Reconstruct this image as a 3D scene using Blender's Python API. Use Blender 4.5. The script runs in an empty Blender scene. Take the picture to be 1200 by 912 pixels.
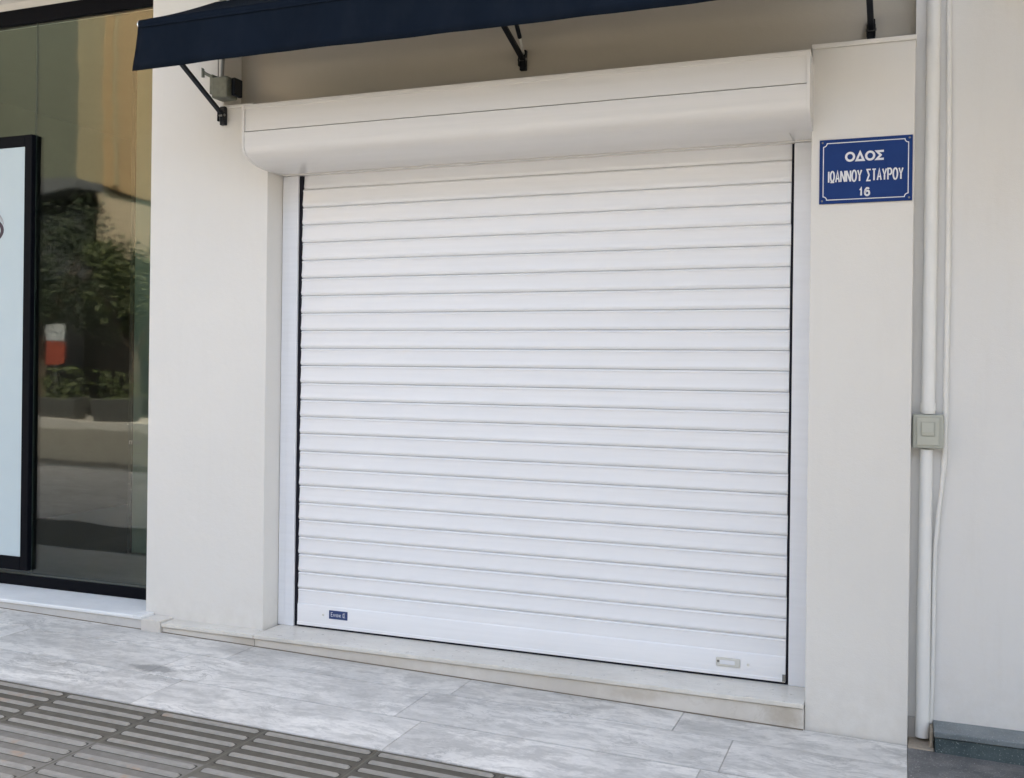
import bpy, bmesh, math, random
from mathutils import Vector, Matrix
random.seed(7)
S = bpy.context.scene
C = S.collection

# ------------------------------------------------------------------ camera
cam_data = bpy.data.cameras.new('camera')
cam = bpy.data.objects.new('camera', cam_data)
C.objects.link(cam)
yaw, roll = math.radians(21.14), math.radians(0.694)
fwd = Vector((-math.sin(yaw), math.cos(yaw), 0))
rt = Vector((math.cos(yaw), math.sin(yaw), 0))
up = Vector((0, 0, 1))
rt2 = rt * math.cos(roll) + up * math.sin(roll)
up2 = up * math.cos(roll) - rt * math.sin(roll)
m = Matrix((( rt2.x, up2.x, -fwd.x, 2.7594),
            ( rt2.y, up2.y, -fwd.y, -4.2787),
            ( rt2.z, up2.z, -fwd.z, 1.388),
            (0, 0, 0, 1)))
cam.matrix_world = m
cam_data.sensor_width = 36.0
cam_data.lens = 1188.1 / 1200 * 36.0
cam_data.shift_x = -0.2 / 1200
cam_data.shift_y = -(456 - 431.47) / 1200
cam_data.clip_start = 0.05
cam_data.clip_end = 2000
S.camera = cam

# ------------------------------------------------------------------ world, sun, exposure
SUN_EL, SUN_AZ = math.radians(50), math.radians(48)      # azimuth from +X towards +Y (behind the shop)
W = bpy.data.worlds.new("World")
S.world = W
W.use_nodes = True
wn = W.node_tree.nodes
sky = wn.new('ShaderNodeTexSky')
sky.sky_type = 'NISHITA'
sky.sun_disc = False
sky.sun_elevation = SUN_EL
sky.sun_rotation = math.pi / 2 - SUN_AZ
sky.air_density = 0.75
sky.dust_density = 6.0
sky.ozone_density = 0.5
tint = wn.new('ShaderNodeMix'); tint.data_type = 'RGBA'; tint.blend_type = 'MULTIPLY'
tint.inputs[0].default_value = 1.0
tint.inputs[7].default_value = (1.07, 1.04, 0.915, 1)          # slightly hazy, milky sky
W.node_tree.links.new(sky.outputs[0], tint.inputs[6])
W.node_tree.links.new(tint.outputs[2], wn['Background'].inputs[0])
wn['Background'].inputs[1].default_value = 0.15
sd = bpy.data.lights.new('sun', 'SUN')
sd.energy = 2.4
sd.angle = math.radians(0.5)
sd.color = (1.0, 0.93, 0.79)
sun = bpy.data.objects.new('sun', sd)
C.objects.link(sun)
sdir = Vector((math.cos(SUN_EL) * math.cos(SUN_AZ), math.cos(SUN_EL) * math.sin(SUN_AZ), math.sin(SUN_EL)))
sun.rotation_euler = sdir.to_track_quat('Z', 'Y').to_euler()
sun.location = (0, 0, 30)
S.view_settings.view_transform = 'Standard'
S.view_settings.look = 'None'
S.view_settings.exposure = 2.85
S.view_settings.gamma = 1.0
S.render.engine = 'CYCLES'
S.cycles.max_bounces = 8
S.cycles.diffuse_bounces = 5
S.cycles.transparent_max_bounces = 12

# ------------------------------------------------------------------ helpers
def GZ(x):                      # the pavement falls gently to the right
    return 0.05 - 0.018 * x

def box(bm, x0, x1, y0, y1, z0, z1):
    v = [bm.verts.new(p) for p in ((x0,y0,z0),(x1,y0,z0),(x1,y1,z0),(x0,y1,z0),(x0,y0,z1),(x1,y0,z1),(x1,y1,z1),(x0,y1,z1))]
    for f in ((0,3,2,1),(4,5,6,7),(0,1,5,4),(1,2,6,5),(2,3,7,6),(3,0,4,7)):
        bm.faces.new([v[i] for i in f])
    return v

def prism_x(bm, prof, x0, x1):
    """prof = list of (y,z), extruded along x, closed"""
    a = [bm.verts.new((x0, y, z)) for y, z in prof]
    b = [bm.verts.new((x1, y, z)) for y, z in prof]
    n = len(prof)
    for i in range(n):
        j = (i + 1) % n
        bm.faces.new((a[i], a[j], b[j], b[i]))
    bm.faces.new(a[::-1]); bm.faces.new(b)

def cyl(bm, p0, p1, r0, r1=None, n=16, caps=True):
    if r1 is None: r1 = r0
    p0, p1 = Vector(p0), Vector(p1)
    d = (p1 - p0).normalized()
    q = d.to_track_quat('Z', 'Y')
    ra, rb = [], []
    for i in range(n):
        a = 2 * math.pi * i / n
        o = q @ Vector((math.cos(a), math.sin(a), 0))
        ra.append(bm.verts.new(p0 + o * r0)); rb.append(bm.verts.new(p1 + o * r1))
    for i in range(n):
        j = (i + 1) % n
        bm.faces.new((ra[i], ra[j], rb[j], rb[i]))
    if caps:
        bm.faces.new(ra[::-1]); bm.faces.new(rb)

def tube(bm, pts, r, n=10):
    """swept tube through points"""
    pts = [Vector(p) for p in pts]
    rings = []
    for k, p in enumerate(pts):
        d = (pts[min(k + 1, len(pts) - 1)] - pts[max(k - 1, 0)]).normalized()
        u = d.cross(Vector((0, 1, 0))).normalized() if abs(d.y) < .9 else d.cross(Vector((1, 0, 0))).normalized()
        w = d.cross(u).normalized()
        rr = r[k] if isinstance(r, (list, tuple)) else r
        rings.append([bm.verts.new(p + (u * math.cos(2*math.pi*i/n) + w * math.sin(2*math.pi*i/n)) * rr) for i in range(n)])
    for a, b in zip(rings, rings[1:]):
        for i in range(n):
            j = (i + 1) % n
            bm.faces.new((a[i], a[j], b[j], b[i]))
    bm.faces.new(rings[0][::-1]); bm.faces.new(rings[-1])

def bar(bm, p0, p1, wx, wn_):
    """rectangular bar from p0 to p1 lying in a YZ plane; wx = width in x, wn_ = thickness across"""
    p0, p1 = Vector(p0), Vector(p1)
    d = (p1 - p0).normalized()
    n = d.cross(Vector((1, 0, 0))).normalized()
    if n.length < .1: n = Vector((0, 1, 0))
    x = n.cross(d).normalized()
    vs = []
    for p in (p0, p1):
        for sx, sn in ((-1,-1),(1,-1),(1,1),(-1,1)):
            vs.append(bm.verts.new(p + x * sx * wx / 2 + n * sn * wn_ / 2))
    for f in ((0,3,2,1),(4,5,6,7),(0,1,5,4),(1,2,6,5),(2,3,7,6),(3,0,4,7)):
        bm.faces.new([vs[i] for i in f])

def shear(me, c=-0.018):
    for v in me.vertices: v.co.z += c * v.co.x

def obj(name, bm, mat, parent=None, bev=0.0, smooth=False, seg=1, loc=None):
    bmesh.ops.recalc_face_normals(bm, faces=bm.faces[:])
    if bev > 0:
        es = [e for e in bm.edges if len(e.link_faces) == 2 and e.calc_face_angle(0) > 0.5]
        bmesh.ops.bevel(bm, geom=es, offset=bev, segments=seg, profile=0.5, affect='EDGES')
    me = bpy.data.meshes.new(name)
    bm.to_mesh(me); bm.free()
    if smooth:
        for p in me.polygons: p.use_smooth = True
    for mm in (mat if isinstance(mat, (list, tuple)) else [mat]): me.materials.append(mm)
    o = bpy.data.objects.new(name, me)
    C.objects.link(o)
    if parent is not None: o.parent = parent
    if loc: o.location = loc
    return o

def smooth_by_angle(o, ang=40):
    me = o.data
    me.shade_smooth() if hasattr(me, 'shade_smooth') else None
    try: me.set_sharp_from_angle(angle=math.radians(ang))
    except Exception: pass

def inst(src, name, loc, parent=None):
    o = src.copy(); o.name = name; C.objects.link(o)
    o.location = loc
    o.parent = parent
    return o

def tag(o, label=None, cat=None, group=None, kind=None):
    if label: o['label'] = label
    if cat: o['category'] = cat
    if group: o['group'] = group
    if kind: o['kind'] = kind
    return o

def thing(name, label, cat, loc=(0,0,0), group=None):
    o = bpy.data.objects.new(name, None)
    o.empty_display_size = .1
    C.objects.link(o); o.location = loc
    return tag(o, label, cat, group)

def copy_tree(o, parent=None):
    c = o.copy(); C.objects.link(c)
    if parent is not None: c.parent = parent
    for ch in list(o.children): copy_tree(ch, c)
    return c

# ------------------------------------------------------------------ materials
class NT:
    def __init__(s, name):
        s.m = bpy.data.materials.new(name); s.m.use_nodes = True
        s.t = s.m.node_tree; s.n = s.t.nodes
        s.b = s.n['Principled BSDF']; s.out = s.n['Material Output']
    def N(s, t, **kw):
        x = s.n.new(t)
        for k, v in kw.items(): setattr(x, k, v)
        return x
    def L(s, a, b): s.t.links.new(a, b)
    def coords(s, kind='Object', rnd=False, scale=(1,1,1), loc=(0,0,0)):
        tc = s.N('ShaderNodeTexCoord'); mp = s.N('ShaderNodeMapping')
        mp.inputs['Scale'].default_value = scale; mp.inputs['Location'].default_value = loc
        src = tc.outputs[kind] if kind != 'World' else s.N('ShaderNodeNewGeometry').outputs['Position']
        if rnd:
            oi = s.N('ShaderNodeObjectInfo'); mu = s.N('ShaderNodeVectorMath', operation='SCALE')
            mu.inputs[0].default_value = (37.0, 19.0, 11.0); s.L(oi.outputs['Random'], mu.inputs['Scale'])
            ad = s.N('ShaderNodeVectorMath', operation='ADD'); s.L(src, ad.inputs[0]); s.L(mu.outputs[0], ad.inputs[1]); src = ad.outputs[0]
        s.L(src, mp.inputs['Vector']); return mp.outputs[0]
    def noise(s, vec, scale, detail=4, rough=.55, dist=0):
        x = s.N('ShaderNodeTexNoise'); s.L(vec, x.inputs['Vector'])
        x.inputs['Scale'].default_value = scale; x.inputs['Detail'].default_value = detail
        x.inputs['Roughness'].default_value = rough; x.inputs['Distortion'].default_value = dist
        return x.outputs['Fac']
    def ramp(s, fac, stops):
        x = s.N('ShaderNodeValToRGB'); cr = x.color_ramp
        while len(cr.elements) < len(stops): cr.elements.new(.5)
        for e, (p, c) in zip(cr.elements, stops):
            e.position = p; e.color = (c[0], c[1], c[2], 1) if isinstance(c, (tuple, list)) else (c, c, c, 1)
        s.L(fac, x.inputs[0]); return x.outputs[0]
    def mix(s, fac, a, b, mode='MIX'):
        x = s.N('ShaderNodeMix', data_type='RGBA', blend_type=mode)
        for i, v in ((0, fac), (6, a), (7, b)):
            if hasattr(v, 'is_linked') or isinstance(v, bpy.types.NodeSocket): s.L(v, x.inputs[i])
            elif i == 0: x.inputs[i].default_value = v
            else: x.inputs[i].default_value = (v[0], v[1], v[2], 1)
        return x.outputs[2]
    def math(s, op, a, b=0.0, clamp=False):
        x = s.N('ShaderNodeMath', operation=op, use_clamp=clamp)
        for i, v in ((0, a), (1, b)):
            if isinstance(v, bpy.types.NodeSocket): s.L(v, x.inputs[i])
            else: x.inputs[i].default_value = v
        return x.outputs[0]
    def bump(s, h, strength=.2, dist=.002):
        x = s.N('ShaderNodeBump'); x.inputs['Strength'].default_value = strength; x.inputs['Distance'].default_value = dist
        s.L(h, x.inputs['Height']); s.L(x.outputs[0], s.b.inputs['Normal'])
    def col(s, v):
        if isinstance(v, bpy.types.NodeSocket): s.L(v, s.b.inputs['Base Color'])
        else: s.b.inputs['Base Color'].default_value = (*v, 1)
    def set(s, rough=None, metal=None, spec=None):
        if rough is not None:
            if isinstance(rough, bpy.types.NodeSocket): s.L(rough, s.b.inputs['Roughness'])
            else: s.b.inputs['Roughness'].default_value = rough
        if metal is not None: s.b.inputs['Metallic'].default_value = metal
        if spec is not None: s.b.inputs['Specular IOR Level'].default_value = spec

def mul(c, k): return tuple(x * k for x in c)

def simple(name, c, rough=.5, metal=0, var=.06, scale=6, bump=0, bscale=200, spec=None):
    t = NT(name); v = t.coords('World')
    f = t.noise(v, scale, 5)
    t.col(t.mix(f, mul(c, 1 - var), tuple(min(1, x * (1 + var)) for x in c)))
    t.set(rough, metal, spec)
    if bump: t.bump(t.noise(v, bscale, 3), bump, .001)
    return t.m

def plaster(name, c, dirt=(0.50,0.46,0.40), dirt_amt=.05, low=0.35):
    t = NT(name); v = t.coords('World')
    big = t.noise(v, 1.3, 4, .6); mid = t.noise(v, 9, 5, .6); st = t.noise(t.coords('World', scale=(7, 7, .6)), 3, 4, .6)
    base = t.mix(big, mul(c, .965), mul(c, 1.02))
    base = t.mix(t.math('MULTIPLY', t.ramp(mid, [(.35, 0.0), (.75, 1.0)]), .10), base, mul(c, .90))
    base = t.mix(t.math('MULTIPLY', t.ramp(st, [(.52, 0.0), (.8, 1.0)]), dirt_amt), base, dirt)
    # splash grime just above the pavement
    sp = t.N('ShaderNodeSeparateXYZ'); t.L(v, sp.inputs[0])
    g = t.ramp(t.math('DIVIDE', sp.outputs['Z'], low), [(.15, 1.0), (1.0, 0.0)])
    g = t.math('MULTIPLY', g, t.math('MULTIPLY', t.ramp(t.noise(v, 14, 6, .65), [(.35, 0.0), (.8, 1.0)]), .38))
    base = t.mix(g, base, dirt)
    t.col(base); t.set(.85, spec=.3)
    h = t.math('ADD', t.math('MULTIPLY', t.noise(v, 260, 3, .6), .6), t.math('MULTIPLY', t.noise(v, 22, 4, .55), 1.4))
    t.bump(h, .45, .0022)
    return t.m

M = {}
M['wall'] = plaster('painted_plaster', (0.735, 0.715, 0.675))
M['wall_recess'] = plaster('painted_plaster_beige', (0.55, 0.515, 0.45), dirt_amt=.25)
M['wall2'] = plaster('neighbour_plaster', (0.74, 0.735, 0.72), dirt_amt=.10)
M['skirting'] = plaster('grey_skirting', (0.46, 0.44, 0.42), dirt_amt=.5, low=.12)
M['cement'] = simple('rough_cement', (0.33, 0.28, 0.22), .95, var=.35, scale=60, bump=.8, bscale=150)

def coated(name, c, rough=.38, streak=.10):
    t = NT(name); v = t.coords('World')
    st = t.noise(t.coords('World', scale=(.5, 3, 14)), 4, 5, .6)
    oi = t.N('ShaderNodeObjectInfo')
    sm = t.noise(v, 5, 4, .6)
    base = t.mix(t.ramp(st, [(.4, 0.0), (.75, 1.0)]), c, mul(c, 1 - streak * .5))
    base = t.mix(t.math('MULTIPLY', t.ramp(sm, [(.45, 0.0), (.8, 1.0)]), streak), base, (c[0]*.86, c[1]*.85, c[2]*.82))
    base = t.mix(t.math('MULTIPLY', oi.outputs['Random'], .5), base, mul(c, .955))
    t.col(base); t.set(rough)
    t.bump(t.noise(v, 420, 2, .5), .05, .0006)
    return t.m
M['slat'] = coated('white_powder_coat_slat', (0.84, 0.845, 0.86), .30)
M['rail'] = coated('white_powder_coat_rail', (0.79, 0.80, 0.83), .36)
M['hood'] = coated('white_powder_coat_hood', (0.70, 0.68, 0.65), .26)
M['groove'] = simple('slat_joint', (0.22, 0.22, 0.25), .6)
M['rubber'] = simple('black_rubber', (0.008, 0.008, 0.014), .7, spec=.2)
M['black'] = simple('black_frame_metal', (0.003, 0.0035, 0.006), .5, spec=.08)
M['arm'] = simple('dark_painted_arm', (0.007, 0.009, 0.013), .45, var=.25, scale=30, spec=.3)
M['chrome'] = simple('bright_end_cap', (0.75, 0.77, 0.80), .22, .9)
M['zinc'] = simple('weathered_zinc', (0.16, 0.17, 0.14), .5, .45, var=.45, scale=35, bump=.3)
M['steel'] = simple('grey_steel_rod', (0.25, 0.25, 0.24), .4, .7, var=.2)
M['cassette'] = simple('pale_cassette_metal', (0.50, 0.52, 0.46), .4)

def fabric():
    t = NT('navy_awning_cloth'); v = t.coords('World')
    f = t.noise(v, 5, 4, .6); w = t.N('ShaderNodeTexWave'); w.inputs['Scale'].default_value = 180; t.L(v, w.inputs['Vector'])
    base = t.mix(f, (0.005, 0.0085, 0.015), (0.0095, 0.015, 0.026))
    dust = t.ramp(t.noise(t.coords('World', scale=(3, 3, 1)), 3, 6, .65), [(.45, 0.0), (.8, 1.0)])
    base = t.mix(t.math('MULTIPLY', dust, .10), base, (0.05, 0.052, 0.06))
    t.col(base); t.set(.9, spec=.04)
    t.bump(t.math('ADD', t.math('MULTIPLY', w.outputs['Fac'], .3), t.noise(v, 7, 3)), .35, .006)
    return t.m
M['fabric'] = fabric()

def marble(name, light, grey, dark, rough=.42, warm=None, stain=False, vein_scale=2.6, amt=1.0, edges=True):
    t = NT(name)
    v = t.coords('Object', rnd=True); wv = t.coords('World')
    rot = t.N('ShaderNodeMapping'); rot.inputs['Rotation'].default_value = (0, 0, math.radians(-24)); rot.inputs['Scale'].default_value = (1.0, 2.5, 1.0); t.L(v, rot.inputs['Vector'])
    warp = t.N('ShaderNodeTexNoise'); t.L(v, warp.inputs['Vector']); warp.inputs['Scale'].default_value = 3.0; warp.inputs['Detail'].default_value = 4
    sc = t.N('ShaderNodeVectorMath', operation='SCALE'); t.L(warp.outputs['Color'], sc.inputs[0]); sc.inputs['Scale'].default_value = .45
    ad = t.N('ShaderNodeVectorMath', operation='ADD'); t.L(rot.outputs[0], ad.inputs[0]); t.L(sc.outputs[0], ad.inputs[1])
    cloud = t.noise(ad.outputs[0], vein_scale * .8, 6, .6)
    wisps = t.noise(ad.outputs[0], vein_scale * 2.3, 10, .72)
    base = t.ramp(cloud, [(.36, light), (.50, tuple(a * .55 + b * .45 for a, b in zip(light, grey))), (.62, grey)])
    base = t.mix(t.math('MULTIPLY', t.ramp(wisps, [(.46, 0.0), (.60, 1.0)]), .60 * amt), base, tuple((a + b) / 2 for a, b in zip(grey, dark)))
    rid = t.math('ABSOLUTE', t.math('SUBTRACT', t.noise(ad.outputs[0], vein_scale * 1.9, 6, .6, .4), .5))
    msk = t.ramp(t.noise(v, 2.4, 3, .5), [(.46, 0.0), (.62, 1.0)])
    base = t.mix(t.math('MULTIPLY', t.math('MULTIPLY', t.ramp(rid, [(0.0, 1.0), (.022, 0.0)]), msk), .55 * amt), base, dark)
    streak = t.noise(rot.outputs[0], 16, 8, .7, .3)
    base = t.mix(t.math('MULTIPLY', t.ramp(streak, [(.50, 0.0), (.68, 1.0)]), .40 * amt), base, tuple(a * .4 + b * .6 for a, b in zip(grey, dark)))
    fine = t.noise(v, 30, 6, .7)
    base = t.mix(t.math('MULTIPLY', t.ramp(fine, [(.5, 0.0), (.8, 1.0)]), .16 * amt), base, dark)
    oi = t.N('ShaderNodeObjectInfo')
    base = t.mix(t.math('MULTIPLY', oi.outputs['Random'], .22), base, mul(grey, .95))
    if warm:
        w = t.ramp(t.noise(wv, 2.0, 5, .6), [(.4, 0.0), (.7, 1.0)])
        base = t.mix(t.math('MULTIPLY', w, .5), base, warm)
    # trodden-in dirt: patches in world space
    d = t.ramp(t.noise(wv, 1.1, 6, .65), [(.50, 0.0), (.78, 1.0)])
    base = t.mix(t.math('MULTIPLY', d, .28), base, mul(dark, .95))
    speck = t.ramp(t.noise(wv, 95, 3, .6), [(.66, 0.0), (.74, 1.0)])
    base = t.mix(t.math('MULTIPLY', speck, .16 * amt), base, mul(dark, .6))
    if stain:
        for (sx, sy, rx, ry, a) in ((-.29, -.70, .13, .055, .95), (.80, -.33, .09, .07, .45), (.93, -.55, .06, .05, .3), (.55, -.40, .22, .09, .25),
                                    (1.02, -.50, .05, .09, .35), (.68, -.62, .10, .10, .22), (-.12, -.33, .16, .06, .32), (2.05, -.35, .12, .06, .3)):
            mp = t.N('ShaderNodeMapping'); mp.vector_type = 'TEXTURE'
            mp.inputs['Location'].default_value = (sx, sy, GZ(sx)); mp.inputs['Scale'].default_value = (rx, ry, .5)
            t.L(wv, mp.inputs['Vector'])
            ln = t.N('ShaderNodeVectorMath', operation='LENGTH'); t.L(mp.outputs[0], ln.inputs[0])
            wob = t.math('ADD', ln.outputs['Value'], t.math('MULTIPLY', t.math('SUBTRACT', t.noise(wv, 22, 5, .7), .5), 1.6))
            k = t.ramp(wob, [(.55, 1.0), (1.15, 0.0)])
            base = t.mix(t.math('MULTIPLY', k, a), base, (0.26, 0.26, 0.255))
    if warm:
        for (sx, sz, rx, rz, a) in ((2.34, .05, .09, .06, .55), (1.75, .06, .16, .03, .35), (-.15, .07, .10, .05, .40), (.55, .05, .20, .03, .22)):
            mp = t.N('ShaderNodeMapping'); mp.vector_type = 'TEXTURE'
            mp.inputs['Location'].default_value = (sx, -.225, sz); mp.inputs['Scale'].default_value = (rx, .3, rz)
            t.L(wv, mp.inputs['Vector'])
            ln = t.N('ShaderNodeVectorMath', operation='LENGTH'); t.L(mp.outputs[0], ln.inputs[0])
            k = t.ramp(t.math('ADD', ln.outputs['Value'], t.math('MULTIPLY', t.math('SUBTRACT', t.noise(wv, 18, 5, .7), .5), 1.5)), [(.3, 1.0), (1.2, 0.0)])
            base = t.mix(t.math('MULTIPLY', k, a), base, (0.36, 0.30, 0.22))
    # grime gathering along the edges of every slab
    gc = t.N('ShaderNodeTexCoord'); sx = t.N('ShaderNodeSeparateXYZ'); t.L(gc.outputs['Generated'], sx.inputs[0])
    def edge(o, w):
        e = t.math('MINIMUM', sx.outputs[o], t.math('SUBTRACT', 1.0, sx.outputs[o]))
        return t.ramp(t.math('ADD', e, t.math('MULTIPLY', t.math('SUBTRACT', t.noise(wv, 40, 4), .5), w * 1.5)), [(w * .15, 1.0), (w, 0.0)])
    e = t.math('MAXIMUM', edge('X', .004), edge('Y', .018))
    if edges: base = t.mix(t.math('MULTIPLY', e, .30), base, mul(dark, .8))
    t.col(base)
    t.set(t.ramp(fine, [(.3, rough * .85), (.8, rough * 1.3)]), spec=.45)
    t.bump(t.math('ADD', t.noise(wv, 55, 5, .7), t.math('MULTIPLY', t.noise(wv, 6, 3), 1.5)), .22, .0018)
    return t.m
M['marble'] = marble('paving_marble', (0.80, 0.775, 0.735), (0.57, 0.555, 0.53), (0.25, 0.245, 0.235), stain=True, amt=1.3)
M['step'] = marble('doorstep_marble', (0.72, 0.69, 0.64), (0.63, 0.60, 0.555), (0.42, 0.38, 0.33), .38, warm=(0.60, 0.55, 0.48), amt=.5, edges=False)
M['step_top'] = marble('doorstep_tread_marble', (0.74, 0.71, 0.65), (0.65, 0.62, 0.565), (0.38, 0.365, 0.33), .30, amt=.5, edges=False)
M['sill'] = marble('shop_sill_marble', (0.84, 0.85, 0.85), (0.76, 0.77, 0.77), (0.60, 0.60, 0.60), .45, amt=.25, edges=False)
M['riser'] = marble('shop_riser_marble', (0.62, 0.605, 0.58), (0.54, 0.53, 0.51), (0.38, 0.37, 0.35), .45, amt=.4, edges=False)

def granite(name, a, b, c, rough=.5):
    t = NT(name); v = t.coords('World')
    n1 = t.noise(v, 9, 6, .65); n2 = t.noise(v, 160, 3, .7)
    base = t.mix(t.ramp(n1, [(.35, 0.0), (.7, 1.0)]), a, b)
    base = t.mix(t.ramp(n2, [(.60, 0.0), (.68, 1.0)]), base, c)
    st = t.noise(t.coords('World', scale=(1, 5, 1)), 7, 6, .7)
    base = t.mix(t.math('MULTIPLY', t.ramp(st, [(.5, 0.0), (.75, 1.0)]), .4), base, mul(b, 1.3))
    t.col(base); t.set(rough)
    t.bump(t.noise(v, 120, 4, .7), .35, .0015)
    return t.m
M['granite'] = granite('dark_green_granite', (0.035, 0.055, 0.062), (0.085, 0.115, 0.122), (0.34, 0.38, 0.38), .42)
M['granite_top'] = granite('grey_green_granite_cap', (0.12, 0.145, 0.155), (0.21, 0.235, 0.245), (0.40, 0.43, 0.43), .4)
M['granite_floor'] = granite('dark_grey_paving', (0.085, 0.087, 0.09), (0.19, 0.185, 0.18), (0.42, 0.41, 0.40), .6)

def concrete(name, a, b, rust=.0, scale=24):
    t = NT(name); v = t.coords('World'); ov = t.coords('Object', rnd=True, scale=(1, 6, 6))
    n = t.noise(v, scale, 6, .7); s_ = t.noise(ov, 7, 6, .7); oi = t.N('ShaderNodeObjectInfo')
    base = t.mix(t.ramp(n, [(.3, 0.0), (.75, 1.0)]), a, b)
    base = t.mix(t.math('MULTIPLY', t.ramp(s_, [(.45, 0.0), (.8, 1.0)]), .35), base, mul(a, .7))
    base = t.mix(t.math('MULTIPLY', oi.outputs['Random'], .25), base, mul(a, .85))
    if rust:
        r = t.ramp(t.noise(v, 6.5, 4, .6), [(.60, 0.0), (.72, 1.0)])
        base = t.mix(t.math('MULTIPLY', r, rust), base, (0.34, 0.22, 0.14))
    t.col(base); t.set(.85, spec=.3)
    t.bump(t.noise(v, 130, 5, .75), .5, .002)
    return t.m
M['tile'] = concrete('tactile_tile_base', (0.085, 0.076, 0.060), (0.135, 0.122, 0.100))
M['tile2'] = concrete('tactile_tile_worn', (0.145, 0.135, 0.118), (0.215, 0.203, 0.182))
M['bar'] = concrete('tactile_ridge', (0.25, 0.235, 0.205), (0.35, 0.33, 0.295), rust=.5)
M['bar2'] = concrete('tactile_ridge_worn', (0.24, 0.228, 0.205), (0.33, 0.316, 0.288), rust=.7)
M['dirt_brown'] = simple('brown_joint', (0.20, 0.17, 0.13), .95, var=.4, scale=30)
M['dirt'] = simple('packed_dirt', (0.05, 0.046, 0.038), .95, var=.4, scale=50)
M['grout'] = simple('paving_bed', (0.20, 0.185, 0.165), .95, var=.3, scale=30, bump=.5)
M['tilegrout'] = simple('paving_bed_grey', (0.12, 0.110, 0.09), .95, var=.3, scale=30, bump=.5)
M['asphalt'] = simple('road_asphalt', (0.11, 0.104, 0.088), .9, var=.3, scale=3, bump=.6, bscale=90)
M['kerbstone'] = concrete('kerb_concrete', (0.30, 0.29, 0.27), (0.38, 0.37, 0.35))
M['farpave'] = simple('far_pavement', (0.42, 0.39, 0.34), .9, var=.2, scale=2)
M['white_paint'] = simple('road_marking_paint', (0.7, 0.7, 0.68), .7, var=.15, scale=20)
M['pipe'] = simple('painted_downpipe', (0.79, 0.79, 0.77), .42, var=.05, scale=8, bump=.15, bscale=40)
M['cable'] = simple('painted_cable', (0.76, 0.755, 0.73), .55, var=.08, scale=15)
M['switchbox'] = simple('grey_plastic_box', (0.40, 0.41, 0.36), .5, var=.06, scale=20)
M['switchbox_lid'] = simple('grey_plastic_lid', (0.46, 0.47, 0.41), .4, var=.05, scale=20)
M['sign_blue'] = simple('enamel_blue', (0.005, 0.034, 0.165), .5, var=.15, scale=8, spec=.25)
M['sign_white'] = simple('enamel_white', (0.72, 0.73, 0.76), .3, var=.04)
M['sticker'] = simple('navy_sticker', (0.018, 0.045, 0.16), .35)
M['lock'] = simple('ivory_lock_plate', (0.66, 0.65, 0.60), .4, var=.08, scale=60)
M['board'] = simple('display_board_white', (0.53, 0.62, 0.65), .6, var=.02)
M['ink'] = simple('dark_violet_print', (0.05, 0.03, 0.05), .5)
M['ink_grey'] = simple('grey_print', (0.35, 0.33, 0.35), .5)
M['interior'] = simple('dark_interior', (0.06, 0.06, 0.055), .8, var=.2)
M['interior_floor'] = simple('interior_floor', (0.11, 0.11, 0.10), .35, var=.3, scale=2)
M['interior_panel'] = simple('interior_panel', (0.34, 0.38, 0.30), .7, var=.1)
M['vinyl'] = simple('dark_vinyl', (0.08, 0.09, 0.08), .6)
M['vinyl_pale'] = simple('pale_vinyl', (0.20, 0.21, 0.19), .6)

def glassmat(name, tint=(.80, .86, .84), ior=1.62):
    t = NT(name); t.n.remove(t.b)
    ge = t.N('ShaderNodeNewGeometry'); dt = t.N('ShaderNodeVectorMath', operation='DOT_PRODUCT')
    t.L(ge.outputs['Normal'], dt.inputs[0]); t.L(ge.outputs['Incoming'], dt.inputs[1])
    cs = t.math('ABSOLUTE', dt.outputs['Value'])
    sch = t.math('ADD', t.math('MULTIPLY', t.math('POWER', t.math('SUBTRACT', 1.0, cs), 5.0), .93), .058)   # Schlick, per face
    tr = t.N('ShaderNodeBsdfTransparent'); tr.inputs[0].default_value = (*tint, 1)
    gl = t.N('ShaderNodeBsdfGlossy'); gl.inputs['Roughness'].default_value = 0.028
    gl.inputs['Color'].default_value = (1, 1, 1, 1)
    v = t.coords('World')
    bp = t.N('ShaderNodeBump'); bp.inputs['Strength'].default_value = .12; bp.inputs['Distance'].default_value = .012
    t.L(t.noise(t.coords('World', scale=(1, 1, 2.2)), 1.5, 2, .35), bp.inputs['Height'])
    t.L(bp.outputs[0], gl.inputs['Normal'])
    mx = t.N('ShaderNodeMixShader'); t.L(sch, mx.inputs[0]); t.L(tr.outputs[0], mx.inputs[1]); t.L(gl.outputs[0], mx.inputs[2])
    t.L(mx.outputs[0], t.out.inputs[0])
    return t.m
M['glass'] = glassmat('shop_glass')
M['far_glass'] = simple('far_window_glass', (0.02, 0.025, 0.03), .12, var=.2)
M['tan'] = plaster('tan_render', (0.38, 0.27, 0.145), low=.1)
M['tan2'] = plaster('olive_tan_render', (0.28, 0.245, 0.155), low=.1)
M['cream'] = plaster('cream_panel', (0.46, 0.39, 0.28), low=.1)
M['greygreen'] = plaster('grey_green_render', (0.11, 0.12, 0.09), low=.1)
M['shopdark'] = simple('dark_shopfront', (0.022, 0.020, 0.018), .35)
M['greypanel'] = simple('grey_signboard', (0.09, 0.095, 0.10), .6)
M['leaf'] = simple('foliage', (0.022, 0.034, 0.012), .6, var=.5, scale=9)
M['leaf2'] = simple('foliage_light', (0.05, 0.065, 0.018), .6, var=.4, scale=9)
M['bark'] = simple('bark', (0.09, 0.07, 0.05), .9, var=.3, scale=20)
M['car_a'] = simple('silver_car_paint', (0.07, 0.075, 0.08), .25, .4)
M['car_b'] = simple('dark_car_paint', (0.03, 0.03, 0.035), .2)
M['tyre'] = simple('tyre_rubber', (0.02, 0.02, 0.02), .8)
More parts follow.
